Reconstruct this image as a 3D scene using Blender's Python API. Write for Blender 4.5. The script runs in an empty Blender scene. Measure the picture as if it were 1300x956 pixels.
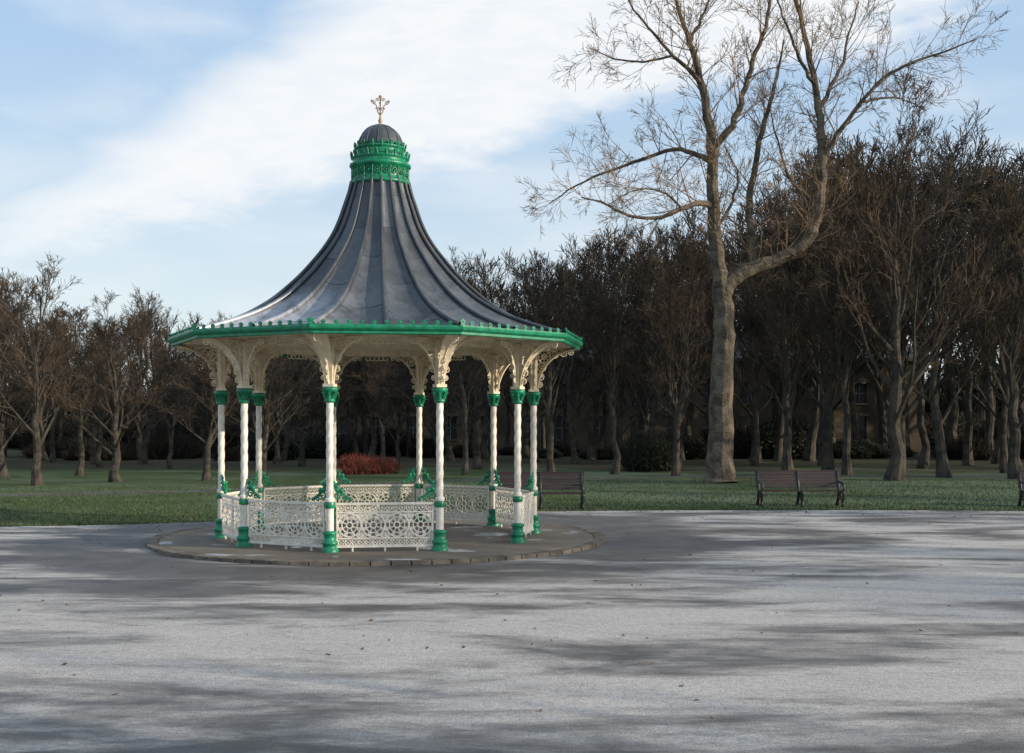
import bpy, math, random
from mathutils import Vector, Matrix, noise
R=random.Random
scene=bpy.context.scene
pi=math.pi
# ---------------------------------------------------------------- helpers
class MB:
    def __init__(s): s.v=[];s.f=[];s.m=[];s.c=[]
    def tube(s,pts,rad,n=6,mat=0,cap=False,col=None):
        base=len(s.v);k=len(pts);prev=None
        for i,p in enumerate(pts):
            a=pts[max(0,i-1)];b=pts[min(k-1,i+1)]
            d=(b-a)
            if d.length<1e-9:d=Vector((0,0,1))
            d.normalize()
            if prev is None:
                u=d.cross(Vector((0.31,0.2,0.93)))
                if u.length<1e-3:u=d.cross(Vector((1,0,0)))
            else: u=prev-d*prev.dot(d)
            if u.length<1e-6:u=d.cross(Vector((1,0,0)))
            u.normalize();w=d.cross(u);prev=u
            r=rad[i] if isinstance(rad,(list,tuple)) else rad
            for j in range(n):
                t=2*pi*j/n
                s.v.append(p+u*(r*math.cos(t))+w*(r*math.sin(t)))
        for i in range(k-1):
            for j in range(n):
                j2=(j+1)%n
                s.f.append((base+i*n+j,base+i*n+j2,base+(i+1)*n+j2,base+(i+1)*n+j));s.m.append(mat)
        if cap:
            s.f.append(tuple(base+j for j in reversed(range(n))));s.m.append(mat)
            s.f.append(tuple(base+(k-1)*n+j for j in range(n)));s.m.append(mat)
    def box(s,c,sz,mat=0,M=None):
        base=len(s.v)
        for x in(-.5,.5):
            for y in(-.5,.5):
                for z in(-.5,.5):
                    p=Vector((x*sz[0],y*sz[1],z*sz[2]))
                    if M is not None:p=M@p
                    s.v.append(Vector(c)+p)
        for q in((0,1,3,2),(4,6,7,5),(0,4,5,1),(2,3,7,6),(0,2,6,4),(1,5,7,3)):
            s.f.append(tuple(base+i for i in q));s.m.append(mat)
    def face(s,pts,mat=0):
        b=len(s.v);s.v+= [Vector(p) for p in pts];s.f.append(tuple(range(b,b+len(pts))));s.m.append(mat)
    def ring(s,c,u,w,r,tr,n=12,sides=4,mat=0,a0=0,a1=2*pi):
        s.tube([c+u*(r*math.cos(a0+(a1-a0)*i/n))+w*(r*math.sin(a0+(a1-a0)*i/n)) for i in range(n+1)],tr,sides,mat)
    def rev(s,c,prof,n=24,mat=0,fn=None):
        b=len(s.v);k=len(prof)
        for (r,z) in prof:
            for j in range(n):
                t=2*pi*j/n
                rr=r if fn is None else fn(r,z,t)
                s.v.append(Vector(c)+Vector((rr*math.cos(t),rr*math.sin(t),z)))
        for i in range(k-1):
            for j in range(n):
                j2=(j+1)%n
                s.f.append((b+i*n+j,b+i*n+j2,b+(i+1)*n+j2,b+(i+1)*n+j));s.m.append(mat)
    def ball(s,c,r,mat=0,n=10,sz=1):
        s.rev(c,[(max(1e-4,r*math.sin(pi*i/6)),-sz*r*math.cos(pi*i/6)) for i in range(7)],n,mat)
    def mesh(s,name,mats,smooth=False):
        me=bpy.data.meshes.new(name)
        me.from_pydata([tuple(v) for v in s.v],[],s.f)
        for m in mats:me.materials.append(m)
        me.polygons.foreach_set('material_index',s.m)
        if smooth:me.polygons.foreach_set('use_smooth',[True]*len(s.f))
        me.update();return me
    def obj(s,name,mats,parent=None,smooth=False,loc=(0,0,0)):
        o=bpy.data.objects.new(name,s.mesh(name,mats,smooth));scene.collection.objects.link(o)
        o.location=loc
        if parent:o.parent=parent
        return o
def empty(name,loc=(0,0,0),rz=0):
    e=bpy.data.objects.new(name,None);scene.collection.objects.link(e);e.location=loc;e.rotation_euler=(0,0,rz);return e
def nmat(name):
    m=bpy.data.materials.new(name);m.use_nodes=True;nt=m.node_tree
    return m,nt,nt.nodes['Principled BSDF']
def N(nt,t,**k):
    n=nt.nodes.new(t)
    for a,b in k.items():setattr(n,a,b)
    return n
def mth(nt,op,a,b=None,c=None,clamp=False):
    n=N(nt,'ShaderNodeMath',operation=op);n.use_clamp=clamp
    for i,x in enumerate((a,b,c)):
        if x is None:continue
        if isinstance(x,(int,float)):n.inputs[i].default_value=x
        else:nt.links.new(x,n.inputs[i])
    return n.outputs[0]
def noi(nt,vec,scale,detail=5,rough=.55,dist=0):
    n=N(nt,'ShaderNodeTexNoise');n.inputs['Scale'].default_value=scale;n.inputs['Detail'].default_value=detail
    n.inputs['Roughness'].default_value=rough;n.inputs['Distortion'].default_value=dist
    if vec is not None:nt.links.new(vec,n.inputs['Vector'])
    return n.outputs['Fac']
def sm(nt,x,a,b,lo=0,hi=1):
    n=N(nt,'ShaderNodeMapRange',interpolation_type='SMOOTHSTEP')
    nt.links.new(x,n.inputs[0]);n.inputs[1].default_value=a;n.inputs[2].default_value=b;n.inputs[3].default_value=lo;n.inputs[4].default_value=hi
    return n.outputs[0]
def mix(nt,f,a,b):
    n=N(nt,'ShaderNodeMix',data_type='RGBA')
    for s,x in((n.inputs[0],f),(n.inputs[6],a),(n.inputs[7],b)):
        if isinstance(x,(int,float)):s.default_value=x
        elif isinstance(x,tuple):s.default_value=(x[0],x[1],x[2],1)
        else:nt.links.new(x,s)
    return n.outputs[2]
def scl(nt,vec,s):
    n=N(nt,'ShaderNodeVectorMath',operation='MULTIPLY');nt.links.new(vec,n.inputs[0]);n.inputs[1].default_value=s;return n.outputs[0]
def bump(nt,b,h,dist,st=1):
    n=N(nt,'ShaderNodeBump');n.inputs['Distance'].default_value=dist;n.inputs['Strength'].default_value=st
    nt.links.new(h,n.inputs['Height']);nt.links.new(n.outputs[0],b.inputs['Normal'])
def vmat(name,c1,c2,scale=3,rough=.6,bscale=20,bd=.01,metal=0,detail=4):
    m,nt,b=nmat(name);g=N(nt,'ShaderNodeTexCoord').outputs['Object']
    f=sm(nt,noi(nt,g,scale,detail),.35,.65)
    nt.links.new(mix(nt,f,c1,c2),b.inputs['Base Color']);b.inputs['Roughness'].default_value=rough;b.inputs['Metallic'].default_value=metal
    if rough>=.8:b.inputs['Specular IOR Level'].default_value=.15
    if bd:bump(nt,b,noi(nt,g,bscale,4),bd)
    return m
# ---------------------------------------------------------------- materials
M_cream=vmat('cream_paint',(.74,.65,.48),(.60,.51,.36),6,.5,30,.003)
M_white=vmat('white_paint',(.80,.75,.66),(.68,.62,.53),9,.45,30,.003)
M_green=vmat('green_paint',(.008,.24,.115),(.006,.15,.075),8,.35,30,.003)
M_finial=vmat('gilt_iron',(.45,.30,.18),(.25,.17,.11),20,.5,30,.003)
M_bark=vmat('bark',(.085,.072,.056),(.04,.036,.03),2.5,.9,14,.05)
M_twig=vmat('twig_bark',(.056,.044,.034),(.034,.029,.024),.8,.9,14,0,0,2)
M_twig2=vmat('pale_twig_bark',(.10,.07,.046),(.052,.04,.03),.8,.9,14,0,0,2)
M_twig3=vmat('willow_twig_bark',(.22,.15,.09),(.12,.085,.055),.8,.9,14,0,0,2)
M_limb=vmat('pale_bark',(.18,.142,.102),(.075,.064,.05),2.2,.9,10,.09)
M_black=vmat('black_iron',(.02,.02,.02),(.035,.03,.03),8,.4,30,.002)
M_slat=vmat('maroon_slat',(.045,.022,.02),(.03,.016,.016),8,.5,40,.002)
M_stone=vmat('sandstone',(.12,.094,.064),(.07,.057,.042),.7,.9,5,.02)
M_slate=vmat('slate',(.045,.046,.05),(.06,.06,.065),1,.7,5,.01)
M_glass=vmat('window_glass',(.02,.025,.03),(.05,.055,.06),.4,.2,5,0)
M_frame=vmat('window_frame_paint',(.26,.25,.23),(.18,.17,.16),3,.6,5,0)
M_kerb=vmat('sett_stone',(.20,.17,.135),(.11,.095,.08),3,.85,25,.01)
M_red=vmat('red_stems',(.20,.05,.035),(.12,.045,.03),2,.8,14,0)
M_ever=vmat('evergreen',(.018,.028,.014),(.03,.038,.02),1,.8,14,0)
M_blade=vmat('grass_blade',(.048,.078,.030),(.088,.112,.054),.5,.8,14,0)
# asphalt
BX,BY=-2.58,23.15
m,nt,b=nmat('asphalt');pos=N(nt,'ShaderNodeNewGeometry').outputs['Position']
sx=N(nt,'ShaderNodeSeparateXYZ');nt.links.new(pos,sx.inputs[0])
rot=N(nt,'ShaderNodeMapping');rot.inputs['Rotation'].default_value=(0,0,math.radians(14));rot.inputs['Scale'].default_value=(.36,1,1);nt.links.new(pos,rot.inputs['Vector'])
n1=noi(nt,rot.outputs[0],.6,8,.62,.7);n2=noi(nt,rot.outputs[0],2.4,7,.7,.3);n3=noi(nt,pos,45,4,.7);n4=noi(nt,pos,12,5,.7)
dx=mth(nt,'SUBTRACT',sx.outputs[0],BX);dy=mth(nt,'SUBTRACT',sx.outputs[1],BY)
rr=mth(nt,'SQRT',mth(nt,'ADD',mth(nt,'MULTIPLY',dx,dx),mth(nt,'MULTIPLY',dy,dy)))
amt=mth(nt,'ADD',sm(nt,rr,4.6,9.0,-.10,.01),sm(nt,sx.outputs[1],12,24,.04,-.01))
amt=mth(nt,'ADD',amt,sm(nt,sx.outputs[1],8.5,11.5,-.07,0))  # less frost nearest the camera, foreground shadow put into the colour
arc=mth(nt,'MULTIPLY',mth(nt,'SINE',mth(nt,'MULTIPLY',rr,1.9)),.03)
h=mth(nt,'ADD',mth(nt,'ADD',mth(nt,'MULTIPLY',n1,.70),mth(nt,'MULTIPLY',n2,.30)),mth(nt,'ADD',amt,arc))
fr=sm(nt,h,.41,.59)  # frost contrast raised in place of crisper tree shadows
grit=sm(nt,n3,.3,.7,.8,1.18)
ac=mix(nt,sm(nt,noi(nt,pos,1.1,6),.3,.7),(.062,.056,.052),(.12,.11,.10))
frc=mix(nt,n2,(.36,.33,.30),(.60,.56,.52))
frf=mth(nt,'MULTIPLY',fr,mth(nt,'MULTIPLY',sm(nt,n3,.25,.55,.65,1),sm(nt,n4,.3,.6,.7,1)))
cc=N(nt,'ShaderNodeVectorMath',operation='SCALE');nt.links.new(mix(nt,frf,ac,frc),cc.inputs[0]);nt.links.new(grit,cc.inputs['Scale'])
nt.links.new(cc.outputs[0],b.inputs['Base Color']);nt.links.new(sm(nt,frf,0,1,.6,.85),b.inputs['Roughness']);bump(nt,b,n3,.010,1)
M_asph=m
# slab paving
m,nt,b=nmat('slab_paving');pos=N(nt,'ShaderNodeNewGeometry').outputs['Position']
n1=noi(nt,pos,.8,7,.6,.4);n2=noi(nt,pos,30,5,.7)
c=mix(nt,sm(nt,n1,.35,.65),(.17,.135,.10),(.10,.082,.065));c=mix(nt,sm(nt,n2,.4,.8),c,(.24,.205,.165))
ice=sm(nt,noi(nt,pos,.9,5,.5,.5),.60,.65)
c=mix(nt,ice,c,(.45,.46,.48));nt.links.new(c,b.inputs['Base Color']);nt.links.new(sm(nt,ice,0,1,.8,.15),b.inputs['Roughness']);bump(nt,b,n2,.01,.6)
M_slab=m
# lawn
m,nt,b=nmat('lawn_grass');pos=N(nt,'ShaderNodeNewGeometry').outputs['Position']
sx=N(nt,'ShaderNodeSeparateXYZ');nt.links.new(pos,sx.inputs[0])
n1=noi(nt,pos,.16,5,.6,.3);n2=noi(nt,pos,5,5,.75);n3=noi(nt,pos,.9,6,.7)
c=mix(nt,sm(nt,n3,.3,.7),(.038,.062,.02),(.066,.093,.034))
c=mix(nt,sm(nt,n2,.35,.75,0,.7),c,(.088,.112,.052))
f=mth(nt,'MULTIPLY',sm(nt,mth(nt,'ADD',n1,sm(nt,sx.outputs[0],-8,14,-.05,.08)),.39,.66),sm(nt,n2,.25,.65,.3,.7))
c=mix(nt,mth(nt,'MULTIPLY',f,.75),c,(.20,.235,.175))
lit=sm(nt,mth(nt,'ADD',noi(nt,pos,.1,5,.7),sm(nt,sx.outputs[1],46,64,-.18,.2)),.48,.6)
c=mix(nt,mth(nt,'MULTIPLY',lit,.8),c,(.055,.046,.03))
nt.links.new(c,b.inputs['Base Color']);b.inputs['Roughness'].default_value=.95;b.inputs['Specular IOR Level'].default_value=.1;bump(nt,b,n2,.08,.8)
M_lawn=m
# lead
m,nt,b=nmat('lead_sheet');g=N(nt,'ShaderNodeTexCoord').outputs['Object']
at=N(nt,'ShaderNodeAttribute',attribute_name='tone')
sg=scl(nt,g,(1,1,.25));n1=noi(nt,sg,5,7,.6,.3);n2=noi(nt,g,.8,5)
v=mth(nt,'ADD',mth(nt,'MULTIPLY',at.outputs['Fac'],.30),mth(nt,'MULTIPLY',n1,.70))
c=mix(nt,sm(nt,v,.25,.75),(.046,.052,.060),(.125,.135,.150))
sx=N(nt,'ShaderNodeSeparateXYZ');nt.links.new(g,sx.inputs[0])
fz=mth(nt,'MULTIPLY',sm(nt,sx.outputs[2],4.95,4.15),sm(nt,mth(nt,'ADD',sx.outputs[0],mth(nt,'MULTIPLY',n2,2.5)),1.9,-1.2))  # frost at the lower left, painting in the roof's brightly lit flare
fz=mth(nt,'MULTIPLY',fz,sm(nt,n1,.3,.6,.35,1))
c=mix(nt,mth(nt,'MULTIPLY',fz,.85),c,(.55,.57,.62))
nt.links.new(c,b.inputs['Base Color']);b.inputs['Metallic'].default_value=.2;nt.links.new(sm(nt,n1,.2,.8,.27,.5),b.inputs['Roughness']);bump(nt,b,noi(nt,g,4,5,.6),.03,.5)
M_lead=m
# ---------------------------------------------------------------- ground
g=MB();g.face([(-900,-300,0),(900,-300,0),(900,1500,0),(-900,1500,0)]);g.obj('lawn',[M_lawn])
rg=R(5)
edge=[(-60,22.5),(-30,24.2),(-16,25.2),(-11,25.8),(-8,26.6),(-5,28.2),(-2,29.6),(2,30.3),(8,30.6),(14,30.2),(22,29.6),(40,29),(60,28)]
def cr(pts,n):
    out=[]
    for i in range(len(pts)-1):
        p0=pts[max(0,i-1)];p1=pts[i];p2=pts[i+1];p3=pts[min(len(pts)-1,i+2)]
        for k in range(n):
            t=k/n;out.append(tuple(.5*((2*p1[j])+(-p0[j]+p2[j])*t+(2*p0[j]-5*p1[j]+4*p2[j]-p3[j])*t*t+(-p0[j]+3*p1[j]-3*p2[j]+p3[j])*t**3) for j in range(len(p1))))
    out.append(tuple(pts[-1]));return out
E=cr(edge,24);E=[(x,y+.07*noise.noise(Vector((x*2.3,0,0)))+.05*noise.noise(Vector((x*7,3,0)))) for x,y in E]
g=MB()
for i in range(len(E)-1):
    g.face([(E[i][0],-40,.004),(E[i+1][0],-40,.004),(E[i+1][0],E[i+1][1],.004),(E[i][0],E[i][1],.004)])
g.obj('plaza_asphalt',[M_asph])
g=MB()
fp=cr([(-60,33.5),(-35,35.2),(-20,36.2),(-12,38.2),(-6,43),(0,47),(10,49),(30,50),(60,50)],10)
for i in range(len(fp)-1):
    a,b2=fp[i],fp[i+1];w=.75
    g.face([(a[0],a[1]-w,.004),(b2[0],b2[1]-w,.004),(b2[0],b2[1]+w,.004),(a[0],a[1]+w,.004)])
g.obj('footpath',[vmat('path_tarmac',(.08,.072,.064),(.12,.11,.10),1,.85,20,.01)])
# grass tufts and leaf litter
g=MB();rg=R(9)
def edgey(x):
    for i in range(len(E)-1):
        if E[i][0]<=x<E[i+1][0]:return E[i][1]
    return 30
for i in range(46000):
    y0=rg.uniform(0,1)**1.8*17
    x=rg.uniform(-20,22);y=edgey(x)+y0-.04
    if abs(x)>.46*y+1:continue
    a=rg.uniform(0,pi);hh=rg.uniform(.03,.075);w=.014
    dx,dy=math.cos(a)*w,math.sin(a)*w
    g.v+=[Vector((x-dx,y-dy,0)),Vector((x+dx,y+dy,0)),Vector((x+rg.uniform(-.03,.03),y+rg.uniform(-.03,.03),hh))]
    n=len(g.v);g.f.append((n-3,n-2,n-1));g.m.append(0)
g.obj('grass',[M_blade])
g=MB()
for i in range(1500):
    x=rg.uniform(-16,18);y=edgey(x)+rg.gauss(.2,1.2)+(rg.uniform(0,12) if rg.random()<.4 else 0)
    if rg.random()<.12:x=rg.uniform(-9,9);y=rg.uniform(9,28)
    a=rg.uniform(0,pi);s_=rg.uniform(.02,.04);u=Vector((math.cos(a)*s_,math.sin(a)*s_,rg.uniform(0,.012)));w=Vector((-math.sin(a)*s_*.6,math.cos(a)*s_*.6,rg.uniform(-.004,.012)))
    c=Vector((x,y,.012 if y<edgey(x) else .05));g.face([c-u,c-w,c+u,c+w])
g.obj('fallen_leaves',[vmat('dead_leaf',(.16,.09,.04),(.09,.055,.03),3,.8,5,0)])
# ---------------------------------------------------------------- bandstand
bs=empty('bandstand',(BX,BY,0))
SL=.07
g=MB();g.rev((0,0,0),[(4.17,0),(4.17,SL-.01),(4.15,SL),(0.001,SL)],72);g.obj('paving_slab',[M_slab],bs)
g=MB();rk=R(3)
for i in range(84):
    a=2*pi*(i+.5)/84
    Mx=Matrix.Rotation(a,3,'Z')@Matrix.Rotation(rk.uniform(-.02,.02),3,'X')
    g.box(Vector((4.29*math.cos(a),4.29*math.sin(a),.03)),(.22,.305,.075+rk.uniform(-.006,.006)),0,Mx)
g.obj('kerb_ring',[M_kerb],bs)
RC=3.04;EV=4.0;NC=10
ang=[math.radians(-10+36*k) for k in range(NC)]
def P(r,a,z):return Vector((r*math.sin(a),-r*math.cos(a),z))
UP=Vector((0,0,1))
cols_w=MB();cols_g=MB();cols_c=MB()
def scroll(mb,c,u,w,r,tr,turns=1.4,a0=0,sg=1,mat=0,n=16):
    mb.tube([c+u*(r*(1-.8*i/n)*math.cos(a0+sg*turns*2*pi*i/n))+w*(r*(1-.8*i/n)*math.sin(a0+sg*turns*2*pi*i/n)) for i in range(n+1)],[tr*(1-.4*i/n) for i in range(n+1)],5,mat)
def bracket(mb,o,u,L,H,thick=.016,scale=1):
    t=thick
    mb.tube([o+u*.02,o+u*L],t,4);mb.tube([o,o-UP*H],t,4)
    arc=[]
    for i in range(13):
        q=pi/2*i/12
        arc.append(o+u*(L*(1-math.cos(q)))-UP*(H*(1-math.sin(q))))
    mb.tube(arc,t*1.15,5)
    arc2=[o+u*(L*.93*(1-math.cos(pi/2*i/12)))-UP*(H*.93*(1-math.sin(pi/2*i/12))) for i in range(13)]
    mb.tube(arc2,t*.6,4)
    rr0=.30*min(L,H)
    c=o+u*rr0*.62-UP*rr0*.62
    mb.ring(c,u,UP,rr0*.52,t*.8,14)
    for k in range(4):
        q=k*pi/4
        mb.tube([c+u*(rr0*.52*math.cos(q))+UP*(rr0*.52*math.sin(q)),c-u*(rr0*.52*math.cos(q))-UP*(rr0*.52*math.sin(q))],t*.6,3)
    mb.ring(c,u,UP,rr0*.22,t*.7,8)
    x=1.45
    r=rr0*.42
    for k in range(6):
        cx=rr0*x
        if cx+r>L*.98:break
        mb.ring(o+u*cx-UP*(r*.95),u,UP,r*.85,t*.65,10)
        scroll(mb,o+u*cx-UP*(r*.95),u,UP,r*.5,t*.6)
        cy=cx*H/L
        mb.ring(o-UP*cy+u*(r*.95),u,UP,r*.85,t*.65,10)
        scroll(mb,o-UP*cy+u*(r*.95),u,UP,r*.5,t*.6)
        x+=r*1.9/rr0;r*=.78
ZT=3.74
for k,a in enumerate(ang):
    c=P(RC,a,0)
    tan=Vector((math.cos(a),math.sin(a),0));out=Vector((math.sin(a),-math.cos(a),0))
    cols_g.rev(c,[(.15,SL),(.15,SL+.05),(.125,SL+.07),(.12,.19),(.14,.21),(.14,.24),(.105,.27),(.10,.36),(.12,.38),(.12,.41),(.08,.43),(.07,.435)],20)
    cols_w.rev(c,[(.068,.43+.52*i/3) for i in range(4)],16)
    cols_w.rev(c,[(.061,.95+1.74*i/70) for i in range(71)],16,0,lambda r,z,t:r+.0045*math.cos(3*(t-9*z)))
    cols_w.rev(c,[(.080,.93),(.085,.96),(.080,.99),(.066,1.0)],14)
    cols_g.rev(c,[(.085,.82),(.095,.84),(.095,.9),(.085,.925)],16)
    cols_g.rev(c,[(.07,2.62),(.095,2.64),(.095,2.67),(.078,2.69),(.082,2.74),(.11,2.80),(.14,2.83),(.14,2.87),(.12,2.885),(.02,2.887)],20)
    for j in range(8):
        q=2*pi*j/8
        d=Vector((math.cos(q),math.sin(q),0));cols_g.tube([c+d*.085+UP*2.69,c+d*.10+UP*2.76,c+d*.135+UP*2.80,c+d*.15+UP*2.785],[.018,.02,.016,.006],5)
    Mx=Matrix(((tan.x,out.x,0),(tan.y,out.y,0),(0,0,1)))
    cols_c.box(c+UP*3.31,(.13,.13,.84),0,Mx);cols_c.box(c+UP*2.915,(.19,.19,.05),0,Mx)
    cols_c.box(c+UP*3.68,(.19,.19,.06),0,Mx)
    for s_ in(-1,1):
        bracket(cols_c,c+tan*s_*.066+UP*ZT,tan*s_,.62,.80)
    bracket(cols_c,c+out*.066+UP*(ZT-.0),out,.80,.82,.018)
    bracket(cols_c,c-out*.066+UP*ZT,-out,.6,.7)
    prev=None
    for i in range(15):
        q=pi/2*i/14
        p=c+out*(.07+.80*(1-math.cos(q)))+UP*(ZT-.84*(1-math.sin(q)))
        w=.065+.16*(i/14)**1.5
        if prev:
            (pp,pw)=prev
            cols_c.face([pp-tan*pw,pp+tan*pw,p+tan*w,p-tan*w])
            cols_c.face([pp-tan*pw+out*.018+UP*-.01,pp-tan*pw,p-tan*w,p-tan*w+out*.018-UP*.01])
        prev=(p,w)
    for s_ in(-1,1):
        if (k==1 and s_==1) or (k==2 and s_==-1):continue
        u=(P(RC,ang[(k+s_)%NC],0)-c).normalized()
        cols_g.tube([c+u*.07+UP*1.28,c+u*.10+UP*1.20,c+u*.17+UP*1.12,c+u*.24+UP*1.04,c+u*.36+UP*.95],[.014,.022,.025,.022,.014],5)
        scroll(cols_g,c+u*.14+UP*1.02,u,UP,.075,.02);scroll(cols_g,c+u*.27+UP*.975,u,UP,.05,.018)
        scroll(cols_g,c+u*.115+UP*1.2,u,UP,.05,.016)
        cols_g.ball(c+u*.20+UP*1.12,.042,0,8);cols_g.ball(c+u*.35+UP*.965,.035,0,8);cols_g.ball(c+u*.12+UP*1.13,.04,0,8)
cols_g.obj('column_green_castings',[M_green],bs,True)
cols_w.obj('column_shafts',[M_white],bs,True)
cols_c.obj('bracket_filigree',[M_cream],bs)
# balustrade
g=MB()
for k in range(NC):
    if k==1:continue
    a,b2=P(RC,ang[k],0),P(RC,ang[(k+1)%NC],0)
    u=(b2-a).normalized();L=(b2-a).length;inn=.11
    nrm=u.cross(UP)
    Mx=Matrix(((u.x,nrm.x,0),(u.y,nrm.y,0),(0,0,1)))
    mid=(a+b2)/2;Lw=L-2*inn
    for z,hh,th in((.89,.04,.06),(.745,.022,.03),(.30,.022,.03),(.16,.035,.045)):
        g.box(mid+UP*z,(Lw,th,hh),0,Mx)
    for s_ in(-1,1):g.box(mid+u*s_*(Lw/2-.012)+UP*.525,(.024,.032,.69),0,Mx)
    n=14
    for i in range(n):
        c=a+u*(inn+.02+(Lw-.04)*(i+.5)/n)
        g.ring(c+UP*.815,u,UP,.05,.0095,8,4)
        g.ring(c+UP*.23,u,UP,.05,.0095,8,4)
        g.tube([c+u*.055+UP*.18,c-u*.055+UP*.28],.006,3);g.tube([c-u*.055+UP*.18,c+u*.055+UP*.28],.006,3)
        g.ball(c+UP*.815,.022,0,6)
    n=4;cw=(Lw-.04)/n
    for i in range(n):
        c=a+u*(inn+.02+cw*(i+.5))+UP*.522
        r=.20
        g.ring(c,u,UP,r,.014,20,5);g.ring(c,u,UP,r*.66,.0095,14,4);g.ring(c,u,UP,r*.27,.013,8,5)
        for j in range(8):
            q=j*pi/4+pi/8
            d=u*math.cos(q)+UP*math.sin(q)
            g.tube([c+d*r*.27,c+d*r],.0095,4)
            g.ring(c+d*r*.82,u,UP,r*.13,.008,6,3)
        for sx_ in(-1,1):
            for sz_ in(-1,1):
                cc_=c+u*sx_*(cw/2-.045)+UP*sz_*.165
                g.ring(cc_,u,UP,.04,.009,8,4);g.ring(cc_,u,UP,.016,.009,6,3)
                g.tube([cc_,c+(u*sx_+UP*sz_)*.141],.009,3)
        g.tube([c+u*cw/2-UP*.22,c+u*cw/2+UP*.22],.009,4)
        g.tube([c-u*r,c-u*cw/2],.01,4)
    for i in range(3):
        c=a+u*(inn+Lw*(i+.5)/3)
        g.box(c+UP*(.145-.035),(.03,.03,.075),0,Mx)
g.obj('balustrade_panels',[M_white],bs)
# ring beams, soffit, valance
g=MB()
def polyring(mb,r1,z1,r2,z2,mat=0):
    for k in range(NC):
        a,b2=ang[k],ang[(k+1)%NC]
        mb.face([P(r1,a,z1),P(r1,b2,z1),P(r2,b2,z2),P(r2,a,z2)],mat)
ZE=-.065
polyring(g,EV-.06,3.84+ZE,RC-.3,3.92+ZE);polyring(g,RC-.3,3.92+ZE,.3,4.6)
polyring(g,RC+.05,3.80+ZE,RC+.05,3.93+ZE);polyring(g,RC-.05,3.93+ZE,RC-.05,3.80+ZE);polyring(g,RC+.05,3.80+ZE,RC-.05,3.80+ZE)
for k in range(NC):
    a,b2=P(RC,ang[k],0),P(RC,ang[(k+1)%NC],0);u=(b2-a).normalized();L=(b2-a).length
    for i in range(5):
        c=a+u*(.70+(L-1.4)*(i+.5)/5)+UP*(ZT-.06)
        g.ring(c,u,UP,.05,.011,8,4)
    for t in(.0,.33,.67):
        aa=ang[k]+math.radians(36)*t
        sc=math.cos(math.radians(18))/math.cos(math.radians(36)*abs(t-.5)) if t else 1
        g.tube([P((EV-.1)*sc,aa,3.82+ZE),P(RC*sc,aa,3.88+ZE)],.03,4)
g.obj('soffit',[M_cream],bs)
g=MB()
pr=[(EV-.07,3.80),(EV-.05,3.795),(EV-.02,3.81),(EV-.02,3.85),(EV+.01,3.86),(EV+.04,3.885),(EV+.05,3.92),(EV+.035,3.935),(EV+.035,3.955),(EV,3.958),(EV-.1,3.94)]
pr=[(r,z+ZE) for r,z in pr]
for i in range(len(pr)-1):polyring(g,pr[i][0],pr[i][1],pr[i+1][0],pr[i+1][1])
for k in range(NC):
    a,b2=P(EV+.02,ang[k],0),P(EV+.02,ang[(k+1)%NC],0);u=(b2-a).normalized();L=(b2-a).length;n=12;nr=u.cross(UP)
    for i in range(n+0):
        c=a+u*(L*(i)/n)+UP*(3.95+ZE)
        hh=.12 if i==0 else .085;w=.042 if i else .06
        for off in(.012,-.012):
            q=[c-u*w+nr*off,c+u*w+nr*off,c+u*w*.55+UP*hh*.35+nr*off,c+u*w*1.1+UP*hh*.6+nr*off,c+UP*hh+nr*off,c-u*w*1.1+UP*hh*.6+nr*off,c-u*w*.55+UP*hh*.35+nr*off]
            g.face(q if off<0 else q[::-1])
        g.ball(c+UP*hh*.55,.024,0,6)
g.obj('eave_gutter_cresting',[M_green],bs)
# roof
prof=[(3.98,3.88),(3.70,3.945),(3.35,4.05),(3.05,4.15),(2.72,4.28),(2.38,4.455),(2.06,4.66),(1.76,4.91),(1.52,5.14),(1.30,5.39),(1.10,5.64),(.92,5.92),(.79,6.2),(.68,6.52),(.60,6.76),(.55,6.98)]
pf=cr(prof,4)
NR=20;SUB=10;NA=NR*SUB;a_off=ang[0]
verts=[];faces=[]
def rfac(a,w):
    ph=((a-a_off)%math.radians(36))-math.radians(18)
    return 1+(math.cos(math.radians(18))/math.cos(ph)-1)*w
rt=R(21)
def rpoint(r,z,a,i,lift=0):
    w=max(0,min(1,(r-1.2)/2.4));w=w*w*(3-2*w)
    s_=((a-a_off)/(2*pi)*NR)%1
    dip=.14*math.sin(pi*s_)*min(1,r/2.2)*min(1,(4.10-r)/.5+.03)
    return P((r-dip*.7)*rfac(a,w)+lift,a,z-dip*.5+lift)
for i,(r,z) in enumerate(pf):
    for j in range(NA):verts.append(rpoint(r,z,a_off+2*pi*j/NA,i))
tone=[];K=len(pf)
pt={}
for i in range(K-1):
    for j in range(NA):
        j2=(j+1)%NA
        faces.append((i*NA+j,i*NA+j2,(i+1)*NA+j2,(i+1)*NA+j))
        p=j//SUB;sh=(i+(9 if p%2 else 0))//18
        pt.setdefault((p,sh),rt.uniform(.1,.9));tone.append(pt[(p,sh)])
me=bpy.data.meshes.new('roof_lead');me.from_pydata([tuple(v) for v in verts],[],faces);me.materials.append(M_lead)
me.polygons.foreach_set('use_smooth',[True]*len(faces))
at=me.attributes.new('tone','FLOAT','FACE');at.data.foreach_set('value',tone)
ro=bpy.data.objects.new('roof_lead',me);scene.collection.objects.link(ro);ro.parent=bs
g=MB()
for k in range(NR):
    a=a_off+2*pi*k/NR
    g.tube([rpoint(r,z,a,0,.014) for r,z in pf[1:]],[.042-.014*i/len(pf) for i in range(len(pf)-1)],8)
for k in range(NR):
    for i0 in range(9 if k%2 else 18,K-6,18):
        r,z=pf[i0]
        g.tube([rpoint(r,z,a_off+2*pi*(k+t/8)/NR,0,.001) for t in range(9)],.006,4)
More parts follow.
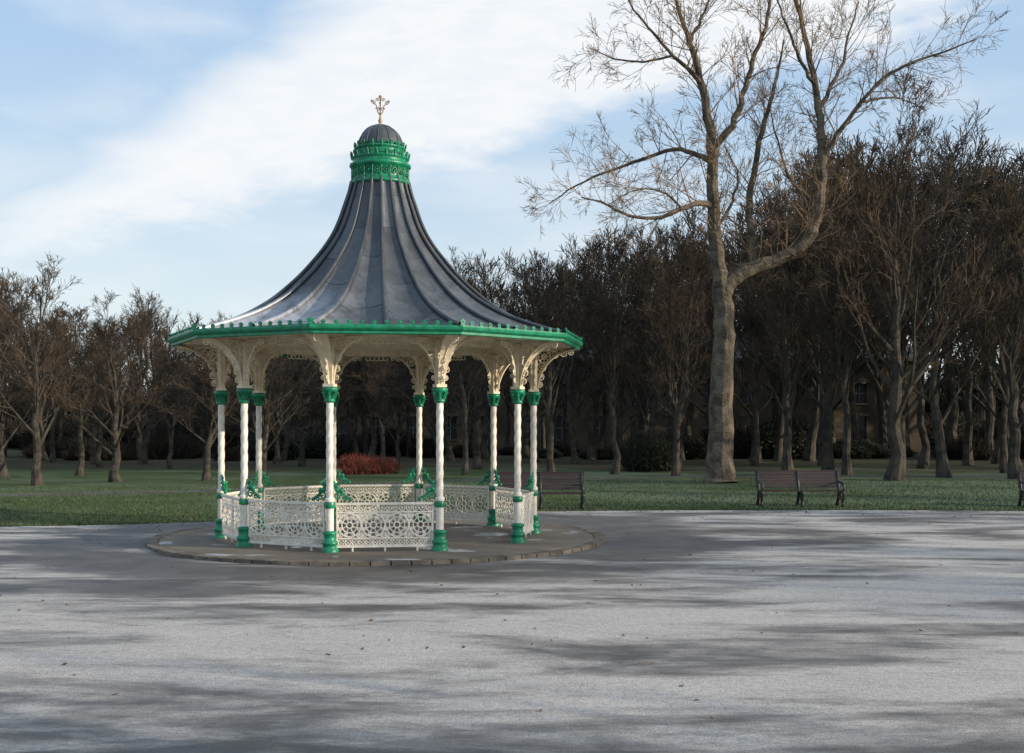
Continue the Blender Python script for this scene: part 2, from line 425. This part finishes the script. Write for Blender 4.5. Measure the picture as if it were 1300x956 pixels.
g.obj('roof_rolls',[M_lead],bs,True)
# cupola
g=MB()
g.rev((0,0,0),[(.53,6.90),(.59,6.92),(.59,6.97),(.55,6.99),(.53,7.03),(.53,7.22),(.57,7.24),(.60,7.27),(.60,7.31),(.55,7.33),(.52,7.34),(.52,7.40),(.56,7.42),(.56,7.44),(.50,7.46),(.47,7.55),(.47,7.60),(.50,7.61),(.50,7.64),(.44,7.66)],40)
for j in range(20):
    a=2*pi*j/20;d=Vector((math.cos(a),math.sin(a),0));t=Vector((-math.sin(a),math.cos(a),0))
    g.ring(d*.545+UP*7.13,t,UP,.055,.014,8,4);g.ball(d*.545+UP*7.13,.025,0,6)
    g.tube([d*.55+UP*7.02+t*.085,d*.55+UP*7.22+t*.085],.014,4)
def crown(mb,r,z,hh,w,n,fl):
    for j in range(n):
        a=2*pi*j/n;d=Vector((math.cos(a),math.sin(a),0));t=Vector((-math.sin(a),math.cos(a),0))
        L=[(0,0,w*.9),(.35,.3,w*.6),(.6,.7,w*1.05),(.85,1.3,w*.6),(1,1.7,.002)]
        for th in(0,-.014):
            pr_=None
            for (q,f_,ww) in L:
                p=d*(r+fl*f_*.5+th)+UP*(z+hh*q)
                if pr_:
                    mb.face([pr_[0]-t*pr_[1],pr_[0]+t*pr_[1],p+t*ww,p-t*ww])
                pr_=(p,ww)
        mb.tube([d*(r+.01)+UP*z,d*(r+fl*.35+.01)+UP*(z+hh*.6),d*(r+fl*.8)+UP*(z+hh*.98)],[.014,.014,.006],4)
crown(g,.55,7.42,.13,.065,20,.05);crown(g,.48,7.60,.13,.06,18,.05)
g.obj('cupola_collar',[M_green],bs,True)
g=MB();g.rev((0,0,0),[(.44*math.cos(pi/2*i/12)+.005,7.64+.46*math.sin(pi/2*i/12)) for i in range(13)],32)
for j in range(12):
    a=2*pi*j/12;g.tube([Vector((.445*math.cos(q)*math.cos(a),.445*math.cos(q)*math.sin(a),7.64+.465*math.sin(q))) for q in [pi/2*i/10 for i in range(11)]],.012,5)
o=g.obj('dome',[M_lead],bs,True)
g=MB();g.rev((0,0,0),[(.07,8.06),(.09,8.09),(.05,8.12),(.028,8.14),(.045,8.19),(.025,8.23),(.016,8.3),(.014,8.6),(.005,8.68)],12)
for j in range(4):
    a=.15+j*pi/2;d=Vector((math.cos(a),math.sin(a),0))
    g.tube([UP*8.30,d*.05+UP*8.36,d*.07+UP*8.48,d*.15+UP*8.56],[.014,.012,.012,.008],5)
    scroll(g,d*.13+UP*8.54,d,UP,.045,.011);scroll(g,d*.05+UP*8.42,d,UP,.04,.010);scroll(g,d*.055+UP*8.60,d,UP,.035,.010)
    g.ball(d*.17+UP*8.58,.02,0,6)
g.ball(UP*8.66,.035,0,8)
g.obj('finial',[M_finial],bs,True)
# ---------------------------------------------------------------- benches
def bench(loc,rz,name='park_bench'):
    e=empty(name,loc,rz);W=2.3
    g=MB()
    for i in range(5):g.box((0,-.28+.095*i,.44-.008*abs(i-1.5)),(W,.075,.03))
    g.obj('seat',[M_slat],e)
    g=MB()
    for i in range(5):
        z=.54+.085*i;y=.17+.028*i+.01
        g.box((0,y,z),(W,.028,.07),0,Matrix.Rotation(-.28,3,'X'))
    g.box((0,.31,.945),(W,.045,.05))
    g.obj('backrest',[M_slat],e)
    for j,x in enumerate((-W/2+.06,0,W/2-.06)):
        g=MB();V=lambda y,z:Vector((x,y,z))
        g.tube([V(-.30,.0),V(-.26,.10),V(-.30,.22),V(-.33,.36),V(-.33,.43)],[.055,.04,.036,.04,.045],8,0,True)
        g.tube([V(.32,.0),V(.25,.12),V(.18,.28),V(.14,.42),V(.20,.65),V(.29,.95)],[.055,.04,.036,.036,.03,.028],8,0,True)
        g.tube([V(-.33,.415),V(-.1,.40),V(.14,.415)],.03,6)
        g.tube([V(-.28,.08),V(-.1,.22),V(.1,.22),V(.27,.08)],.028,6)
        if j!=1:
            g.tube([V(-.33,.42),V(-.36,.52),V(-.33,.62),V(-.25,.655),V(0,.64),V(.22,.68)],[.03,.03,.034,.038,.034,.028],8)
            scroll(g,V(-.27,.585),Vector((0,1,0)),UP,.06,.02)
        scroll(g,V(-.02,.30),Vector((0,1,0)),UP,.08,.02)
        g.obj('iron_leg_%d'%(j+1),[M_black],e,True)
    return e
bench((.75,30.9,0),0);bench((7.8,32.0,0),.0,'park_bench');bench((14.8,31.6,0),-.15,'park_bench')
# ---------------------------------------------------------------- trees
def rdir(rg,d,ang_):
    u=d.orthogonal().normalized();u=Matrix.Rotation(rg.uniform(0,2*pi),3,d)@u
    return (Matrix.Rotation(ang_,3,u)@d).normalized()
def grow(mb,rg,p,d,L,r,lvl,cfg):
    n=3 if lvl>=2 else 6
    if lvl==cfg['maxl']:n=2
    pts=[p.copy()];rs=[r];q=p.copy();dd=d.copy()
    for i in range(n):
        dd=(dd+Vector((rg.gauss(0,1),rg.gauss(0,1),rg.gauss(0,1)))*cfg['wob']+Vector((0,0,cfg['up']))).normalized()
        q=q+dd*(L/n);pts.append(q.copy());rs.append(max(cfg['rmin'],r*(1-.78*(i+1)/n)))
    mb.tube(pts,rs,5 if lvl<=1 else 3,0 if lvl<=1 else 1)
    if lvl>=cfg['maxl']:return
    nc=cfg['kids'][lvl];nc=max(1,int(nc*rg.uniform(.75,1.25)+.5))
    for c in range(nc):
        t=rg.uniform(.2,1)**.8;t=min(t,.999);i=int(t*n);f=t*n-i
        pp=pts[i].lerp(pts[i+1],f);dl=(pts[i+1]-pts[i]).normalized()
        rr_=rs[i]*(1-f)+rs[i+1]*f
        grow(mb,rg,pp,rdir(rg,dl,math.radians(rg.uniform(*cfg['ang']))),L*rg.uniform(.38,.65)*(1.15-.45*t),max(cfg['rmin'],rr_*.6),lvl+1,cfg)
def bare_tree(seed,H,r0,clear=.22,spread=.42,kids=(0,7,6,5),rmin=.009,nb=17,up=.09,el0=35,maxl=4):
    rg=R(seed);mb=MB();cfg=dict(maxl=maxl,wob=.09,up=up,rmin=rmin,ang=(18,50),kids=(0,)+kids[1:]+(0,))
    pts=[];rs=[];n=12;x=y=0
    for i in range(n+1):
        t=i/n;pts.append(Vector((x,y,H*.88*t)));rs.append(max(.015,r0*(1-t)**.9*(1.0)+.012+(.5*r0*max(0,1-t*14))))
        x+=rg.gauss(0,.014)*H*.6;y+=rg.gauss(0,.014)*H*.6
    mb.tube(pts,rs,9)
    for b_ in range(nb):
        t=clear+(1-clear)*((b_+rg.random())/nb)*.98;i=min(n-1,int(t*n));f=t*n-i
        pp=pts[i].lerp(pts[i+1],f);az=b_*2.4+rg.uniform(-.7,.7)
        el=math.radians(rg.uniform(el0-8,el0+25)+20*t)
        d=Vector((math.cos(az)*math.cos(el),math.sin(az)*math.cos(el),math.sin(el)))
        L=H*spread*(1.12-.72*t)*rg.uniform(.65,1.25)
        grow(mb,rg,pp,d,L,max(.015,rs[i]*.42),1,cfg)
    return mb
VAR=[];FAR=[]
specs=[(11,12,.22,.18,.42,38),(12,12,.18,.24,.36,46),(13,12,.24,.16,.44,34),(14,12,.16,.26,.32,52),(15,12,.19,.20,.38,44),(16,12,.21,.16,.42,38)]
for i,(sd,H,r0,cl,sp,e0) in enumerate(specs):
    mb=bare_tree(sd,H,r0,cl,sp,kids=(0,6,6,4),nb=18,el0=e0)
    VAR.append((mb.mesh('bare_tree_mesh_%d'%i,[M_bark,M_twig if i%2 else M_twig2],False)))
    mb=bare_tree(sd+40,H,r0,cl,sp,kids=(0,8,7),nb=20,el0=e0,maxl=3,rmin=.016)
    FAR.append((mb.mesh('distant_tree_mesh_%d'%i,[M_bark,M_twig if i%3 else M_twig2],False)))
print('tree faces',[len(v.polygons) for v in VAR],[len(v.polygons) for v in FAR])
rg=R(77)
def inst(name,vi,x,y,s,sz=None,parent=None,lib=None):
    lib=lib or VAR
    o=bpy.data.objects.new(name,lib[vi%len(lib)]);scene.collection.objects.link(o);o.location=(x,y,-.02)
    o.scale=(s*rg.uniform(.9,1.1),s*rg.uniform(.9,1.1),sz or s);o.rotation_euler=(0,0,rg.uniform(0,2*pi))
    if parent:o.parent=parent
    return o
near=[(48,616,345,0),(146,612,408,2),(262,610,420,4),(333,606,425,5),(700,604,330,1),(780,602,300,3),(858,604,320,4),(1000,600,300,0),(1075,603,250,1),(1135,610,170,2),(1198,606,205,5),(1290,608,240,0),(590,603,335,3),(5,608,380,5),(100,604,395,1)]
for px,by,ty,vi in near:
    Y=1500*2.3/(by-535);X=(px-650)/1500*Y;H=(by-ty)/1500*Y
    inst('bare_tree',vi,X,Y,max(.72,H/11.6)*1.0,H/11.6)
dt=empty('distant_tree_belt')
TT=[(-300,385),(0,375),(100,395),(270,405),(400,418),(530,410),(590,345),(700,330),(900,298),(1000,270),(1080,205),(1200,212),(1300,228),(1700,235)]
def top(px):
    for i in range(len(TT)-1):
        if TT[i][0]<=px<=TT[i+1][0]:
            f=(px-TT[i][0])/(TT[i+1][0]-TT[i][0]);return TT[i][1]*(1-f)+TT[i+1][1]*f
    return 300
for (y0,y1,x0,x1,n,dz,lib) in [(56,66,-38,-9,16,12,VAR),(68,86,-52,-8,34,5,FAR),(54,66,-8,10,9,20,VAR),(52,64,10,36,15,15,VAR),(66,86,8,50,32,0,FAR),(68,86,-10,9,17,10,FAR),(104,124,-70,70,46,0,FAR),(126,145,-80,80,26,10,FAR)]:
    for i in range(n):
        x=x0+(x1-x0)*(i+rg.random())/n;y=rg.uniform(y0,y1);px=650+x/y*1500
        T=top(px)+rg.uniform(-12,48)+dz;H=(535-T)/1500*y+2.3
        inst('tree',rg.randrange(6),x,y,max(.76,H/11.6*.98),H/11.6,dt,lib)
for x,y,s in [(17,1.5,.95),(25,-4,1.1),(46,2,1.3),(38,9,1.2),(54,13,1.3),(44,24,1.2),(36,33,1.2),(48,38,1.3),(40,44,1.3)]:
    inst('bare_tree',rg.randrange(6),x,y,s)
# main large tree
mb=MB();rg=R(4);S=33.9
def L(p):return Vector(((p[0]-915)/S,p[2]/S if len(p)>2 else 0,(613-p[1])/S))
limbs=[([(915,615),(914,600),(915,560),(916,500),(919,440),(918,390),(916,362)],[.68,.54,.48,.44,.40,.38,.37],0),
([(916,365),(912,330),(908,290),(905,250),(903,200),(900,150),(890,100),(876,55),(862,15),(850,-30)],[.32,.27,.25,.23,.20,.17,.14,.10,.07,.04],1),
([(919,372),(930,355),(955,341),(985,330),(1010,318),(1030,297),(1040,260),(1044,215),(1042,165),(1036,110),(1026,60),(1012,5),(1000,-50)],[.33,.30,.26,.24,.23,.22,.20,.18,.15,.12,.10,.08,.05],1),
([(962,340,20),(962,310,25),(958,270,30),(962,230,40),(972,180,45),(985,130,50),(1000,80,60),(1010,30,65)],[.18,.15,.14,.13,.11,.09,.06,.03],1),
([(905,262),(885,262,-20),(860,272,-40),(830,286,-55),(795,285,-60),(765,270,-60),(735,262,-60)],[.13,.11,.09,.07,.055,.04,.025],1),
([(903,205),(888,195,10),(860,183,30),(820,192,50),(780,205,60),(735,222,70),(700,245,75)],[.12,.10,.08,.065,.05,.035,.02],1),
([(902,190),(925,165,-20),(938,130,-30),(948,90,-40),(962,50,-45),(970,5,-50),(975,-45,-55)],[.15,.13,.11,.09,.07,.05,.03],1),
([(892,110),(875,95,-15),(850,80,-30),(825,55,-40),(800,30,-50),(780,0,-60)],[.10,.085,.065,.05,.035,.02],1),
([(1044,205),(1060,175,-10),(1085,140,-20),(1110,110,-30),(1145,92,-40),(1185,80,-50),(1215,70,-60)],[.12,.10,.08,.065,.05,.035,.02],1),
([(1040,140),(1058,110,20),(1078,70,30),(1090,30,40),(1105,-15,50)],[.10,.08,.06,.04,.025],1),
([(1040,262),(1020,235,30),(1008,205,45),(1000,165,55),(990,120,60)],[.09,.07,.05,.035,.02],1),
([(1036,110),(1015,85,-10),(1000,55,-20),(985,20,-25),(975,-20,-30)],[.08,.065,.05,.035,.02],1),
([(908,290),(925,270,20),(940,240,35),(945,205,50),(930,170,60)],[.09,.07,.05,.035,.02],1),
([(876,55),(890,25,20),(905,-10,30),(915,-50,40)],[.07,.055,.04,.02],1),
([(1090,135,-20),(1120,125,0),(1150,120,20),(1190,130,40)],[.055,.045,.03,.02],1),
([(860,272,-40),(835,262,-80),(800,262,-110),(760,285,-130)],[.05,.04,.03,.015],1),
([(850,80,-30),(815,85,-20),(780,75,0),(750,55,20)],[.05,.04,.03,.015],1)]
cfg=dict(maxl=4,wob=.11,up=.035,rmin=.007,ang=(22,58),kids=(0,5,5,5,0))
for pts,rad,kid in limbs:
    P_=[L(p) for p in pts];Q=[(p.x,p.y,p.z,r) for p,r in zip(P_,rad)];Q=cr(Q,4)
    ps=[Vector(q[:3])+(Vector((rg.gauss(0,.03),rg.gauss(0,.03),0)) if 0<i<len(Q)-1 else Vector((0,0,0))) for i,q in enumerate(Q)]
    mb.tube(ps,[max(.01,q[3]) for q in Q],10 if rad[0]>.2 else 7,0)
    if kid:
        tot=sum((ps[i+1]-ps[i]).length for i in range(len(ps)-1));n=int(tot*3.4)
        for c in range(n):
            t=.15+.85*(c+rg.random())/n;i=min(len(ps)-2,int(t*(len(ps)-1)))
            d=(ps[i+1]-ps[i]).normalized();r=Q[i][3]
            dd=rdir(rg,d,math.radians(rg.uniform(30,70)));dd=(dd+Vector((0,0,.25))).normalized()
            grow(mb,rg,ps[i],dd,rg.uniform(1.0,2.7)*(1-.25*t),min(.032,r*.35),2,cfg)
print('main tree faces',len(mb.f))
mb.obj('large_bare_tree',[M_limb,M_twig3],None,False,(7.8,44.2,0))
# shrubs
def shrub(seed,leaf,n=700,flat=False):
    rg=R(seed);mb=MB()
    for i in range(n):
        a=rg.uniform(0,2*pi);rr_=math.sqrt(rg.random())*1.0
        b0=Vector((math.cos(a)*rr_*.8,math.sin(a)*rr_*.8,0))
        hz=math.sqrt(max(.05,1-rr_**2*.9))*rg.uniform(.6,1.0)
        tip=Vector((math.cos(a)*rr_*1.05+rg.gauss(0,.08),math.sin(a)*rr_*1.05+rg.gauss(0,.08),hz))
        mb.tube([b0,b0.lerp(tip,.5)+Vector((rg.gauss(0,.06),rg.gauss(0,.06),.05)),tip],[.010,.008,.005],3,0)
        for k in range(2):
            c=b0.lerp(tip,rg.uniform(.4,.8));mb.tube([c,c+Vector((rg.gauss(0,.1),rg.gauss(0,.1),rg.uniform(.05,.2)))],[.007,.004],3,0)
        if leaf:
            for k in range(7):
                c=b0.lerp(tip,rg.uniform(.25,1))+Vector((rg.gauss(0,.07),rg.gauss(0,.07),rg.gauss(0,.05)))
                u=Vector((rg.gauss(0,1),rg.gauss(0,1),rg.gauss(0,1))).normalized();w=u.orthogonal().normalized();s_=rg.uniform(.03,.06)
                mb.face([c-u*s_,c-w*s_*.5,c+u*s_,c+w*s_*.5],1)
    return mb
se=shrub(1,True).mesh('evergreen_shrub',[M_twig,M_ever]);sd=shrub(2,False,600).mesh('bare_shrub',[M_twig,M_twig]);sr=shrub(3,False,420).mesh('red_shrub',[M_red,M_red])
hd=empty('distant_undergrowth')
rg=R(31)
for y0,n,x0,x1,mx in((74,22,-46,-8,1.3),(74,18,10,46,1.5),(76,10,-8,10,.8),(98,22,-70,-22,2.6),(98,14,33,66,3.0),(150,44,-105,105,6.0)):
    for i in range(n):
        o=bpy.data.objects.new('shrub',se if rg.random()<.3 else sd);scene.collection.objects.link(o);o.parent=hd
        s_=rg.uniform(.6,1.5)*mx;o.location=(x0+(x1-x0)*(i+rg.random())/n,y0+rg.uniform(-5,5),0);o.scale=(s_*1.4,s_*1.2,s_*rg.uniform(.7,1.5));o.rotation_euler=(0,0,rg.uniform(0,6))
for nm,me_,px,by,s_,w in(('red_dogwood_shrub',sr,450,602,1.05,.9),('red_dogwood_shrub',sr,480,601,.9,1.2),('holly_bush',se,822,598,2.2,.6)):
    Y=1500*2.3/(by-535);o=bpy.data.objects.new(nm,me_);scene.collection.objects.link(o);o.location=((px-650)/1500*Y,Y,0);o.scale=(s_*w,s_*w,s_)
# terrace building
e=empty('sandstone_terrace',(7,92,0));g=MB();W=50;Hh=7.0
wins=[];i=0
x=-W/2+1.1
while x<W/2-1.4:
    wins.append((x,x+1.0,i%4==1));x+=2.9;i+=1
zl=[(0.9,2.7),(3.7,5.3)]
px_=-W/2
def quad(x0,x1,z0,z1,y=0,mat=0):g.face([(x0,y,z0),(x1,y,z0),(x1,y,z1),(x0,y,z1)],mat)
for a,b_,dr in wins:
    quad(px_,a,0,Hh);zp=0
    for zi,(z0,z1) in enumerate(zl):
        if dr and zi==0:z0=0.02
        quad(a,b_,zp,z0);
        quad(a,b_,z0,z1,.22,1)
        g.face([(a,0,z0),(a,.22,z0),(a,.22,z1),(a,0,z1)]);g.face([(b_,.22,z0),(b_,0,z0),(b_,0,z1),(b_,.22,z1)])
        g.box(((a+b_)/2,-.06,z1+.13),(1.4,.12,.22),3);g.box(((a+b_)/2,-.05,z0-.06),(1.3,.14,.1),3)
        g.box(((a+b_)/2,.19,(z0+z1)/2),(.05,.05,z1-z0-.02),4);g.box(((a+b_)/2,.188,(z0+z1)/2),(.98,.04,.05),4)
        zp=z1
    quad(a,b_,zp,Hh);px_=b_
quad(px_,W/2,0,Hh)
g.box((0,-.1,Hh+.1),(W+.3,.4,.22),3)
g.face([(-W/2,0,Hh+.2),(W/2,0,Hh+.2),(W/2,5,Hh+2.2),(-W/2,5,Hh+2.2)],2)
g.face([(-W/2,0,0),(-W/2,0,Hh),(-W/2,5,Hh+2.2),(-W/2,10,Hh),(-W/2,10,0)],0);g.face([(W/2,0,0),(W/2,0,Hh),(W/2,5,Hh+2.2),(W/2,10,Hh),(W/2,10,0)],0)
g.face([(-W/2,10,Hh+.2),(W/2,10,Hh+.2),(W/2,5,Hh+2.2),(-W/2,5,Hh+2.2)],2)
for k in range(7):g.box((-W/2+3.5+k*7,5,Hh+2.5),(1.6,.8,1.6),0)
g.obj('facade_and_roof',[M_stone,M_glass,M_slate,vmat('dressed_stone',(.16,.125,.088),(.10,.082,.06),2,.9,5,0),M_frame],e)
# ---------------------------------------------------------------- light & sky
AZ=math.radians(110);EL=math.radians(15)
d=Vector((math.sin(AZ)*math.cos(EL),math.cos(AZ)*math.cos(EL),math.sin(EL)))
sl=bpy.data.lights.new('sun','SUN');sl.energy=5.0;sl.angle=math.radians(.5);sl.color=(1,.87,.70)
so=bpy.data.objects.new('sun',sl);scene.collection.objects.link(so);so.rotation_euler=d.to_track_quat('Z','Y').to_euler()
w=bpy.data.worlds.new('World');scene.world=w;w.use_nodes=True;nt=w.node_tree;bg=nt.nodes['Background']
sk=N(nt,'ShaderNodeTexSky',sky_type='NISHITA');sk.sun_disc=False;sk.sun_elevation=EL;sk.sun_rotation=AZ;sk.air_density=1;sk.dust_density=.6;sk.ozone_density=1.5
co=N(nt,'ShaderNodeTexCoord').outputs['Generated']
sx=N(nt,'ShaderNodeSeparateXYZ');nt.links.new(co,sx.inputs[0])
az=mth(nt,'ARCTAN2',sx.outputs[0],sx.outputs[1]);el=mth(nt,'ARCSINE',sx.outputs[2])
cv=N(nt,'ShaderNodeCombineXYZ');nt.links.new(az,cv.inputs[0]);nt.links.new(el,cv.inputs[1])
mp=N(nt,'ShaderNodeMapping');mp.inputs['Rotation'].default_value=(0,0,math.radians(-24));mp.inputs['Scale'].default_value=(1,3.2,1);nt.links.new(cv.outputs[0],mp.inputs['Vector'])
cn=noi(nt,mp.outputs[0],5.5,8,.5,.4);cn2=noi(nt,mp.outputs[0],22,7,.6,.4)
wob=mth(nt,'ADD',mth(nt,'MULTIPLY',mth(nt,'SUBTRACT',cn,.5),.10),mth(nt,'MULTIPLY',mth(nt,'SUBTRACT',cn2,.5),.03))
lo=mth(nt,'SUBTRACT',el,mth(nt,'ADD',mth(nt,'MULTIPLY',az,.244),.225))
up=mth(nt,'SUBTRACT',mth(nt,'ADD',mth(nt,'MULTIPLY',az,.72),.456),el)
mlo=sm(nt,mth(nt,'ADD',lo,wob),-.015,.03);mup=sm(nt,mth(nt,'SUBTRACT',up,wob),-.03,.05)
mask=mth(nt,'MULTIPLY',mlo,mup)
veil=sm(nt,cn,.40,.78,.03,.45)
dens=mth(nt,'MULTIPLY',sm(nt,cn2,.3,.7,.84,1.0),.97)
mask=mth(nt,'MAXIMUM',mth(nt,'MULTIPLY',mask,dens),veil)
skt=mix(nt,.75,sk.outputs[0],mix(nt,sm(nt,el,.02,.36),(5.5,6.2,6.6),(3.1,4.6,6.5)))
nt.links.new(mix(nt,mask,skt,(6.6,6.7,6.8)),bg.inputs['Color']);bg.inputs['Strength'].default_value=.145
# ---------------------------------------------------------------- camera
cd=bpy.data.cameras.new('camera');cd.sensor_width=36;cd.lens=36*1500/1300;cd.shift_y=57/1300;cd.clip_end=3000
co_=bpy.data.objects.new('camera',cd);scene.collection.objects.link(co_);co_.location=(0,0,2.3);co_.rotation_euler=(pi/2,0,0);scene.camera=co_
scene.view_settings.view_transform='Standard';scene.view_settings.look='None';scene.view_settings.exposure=0
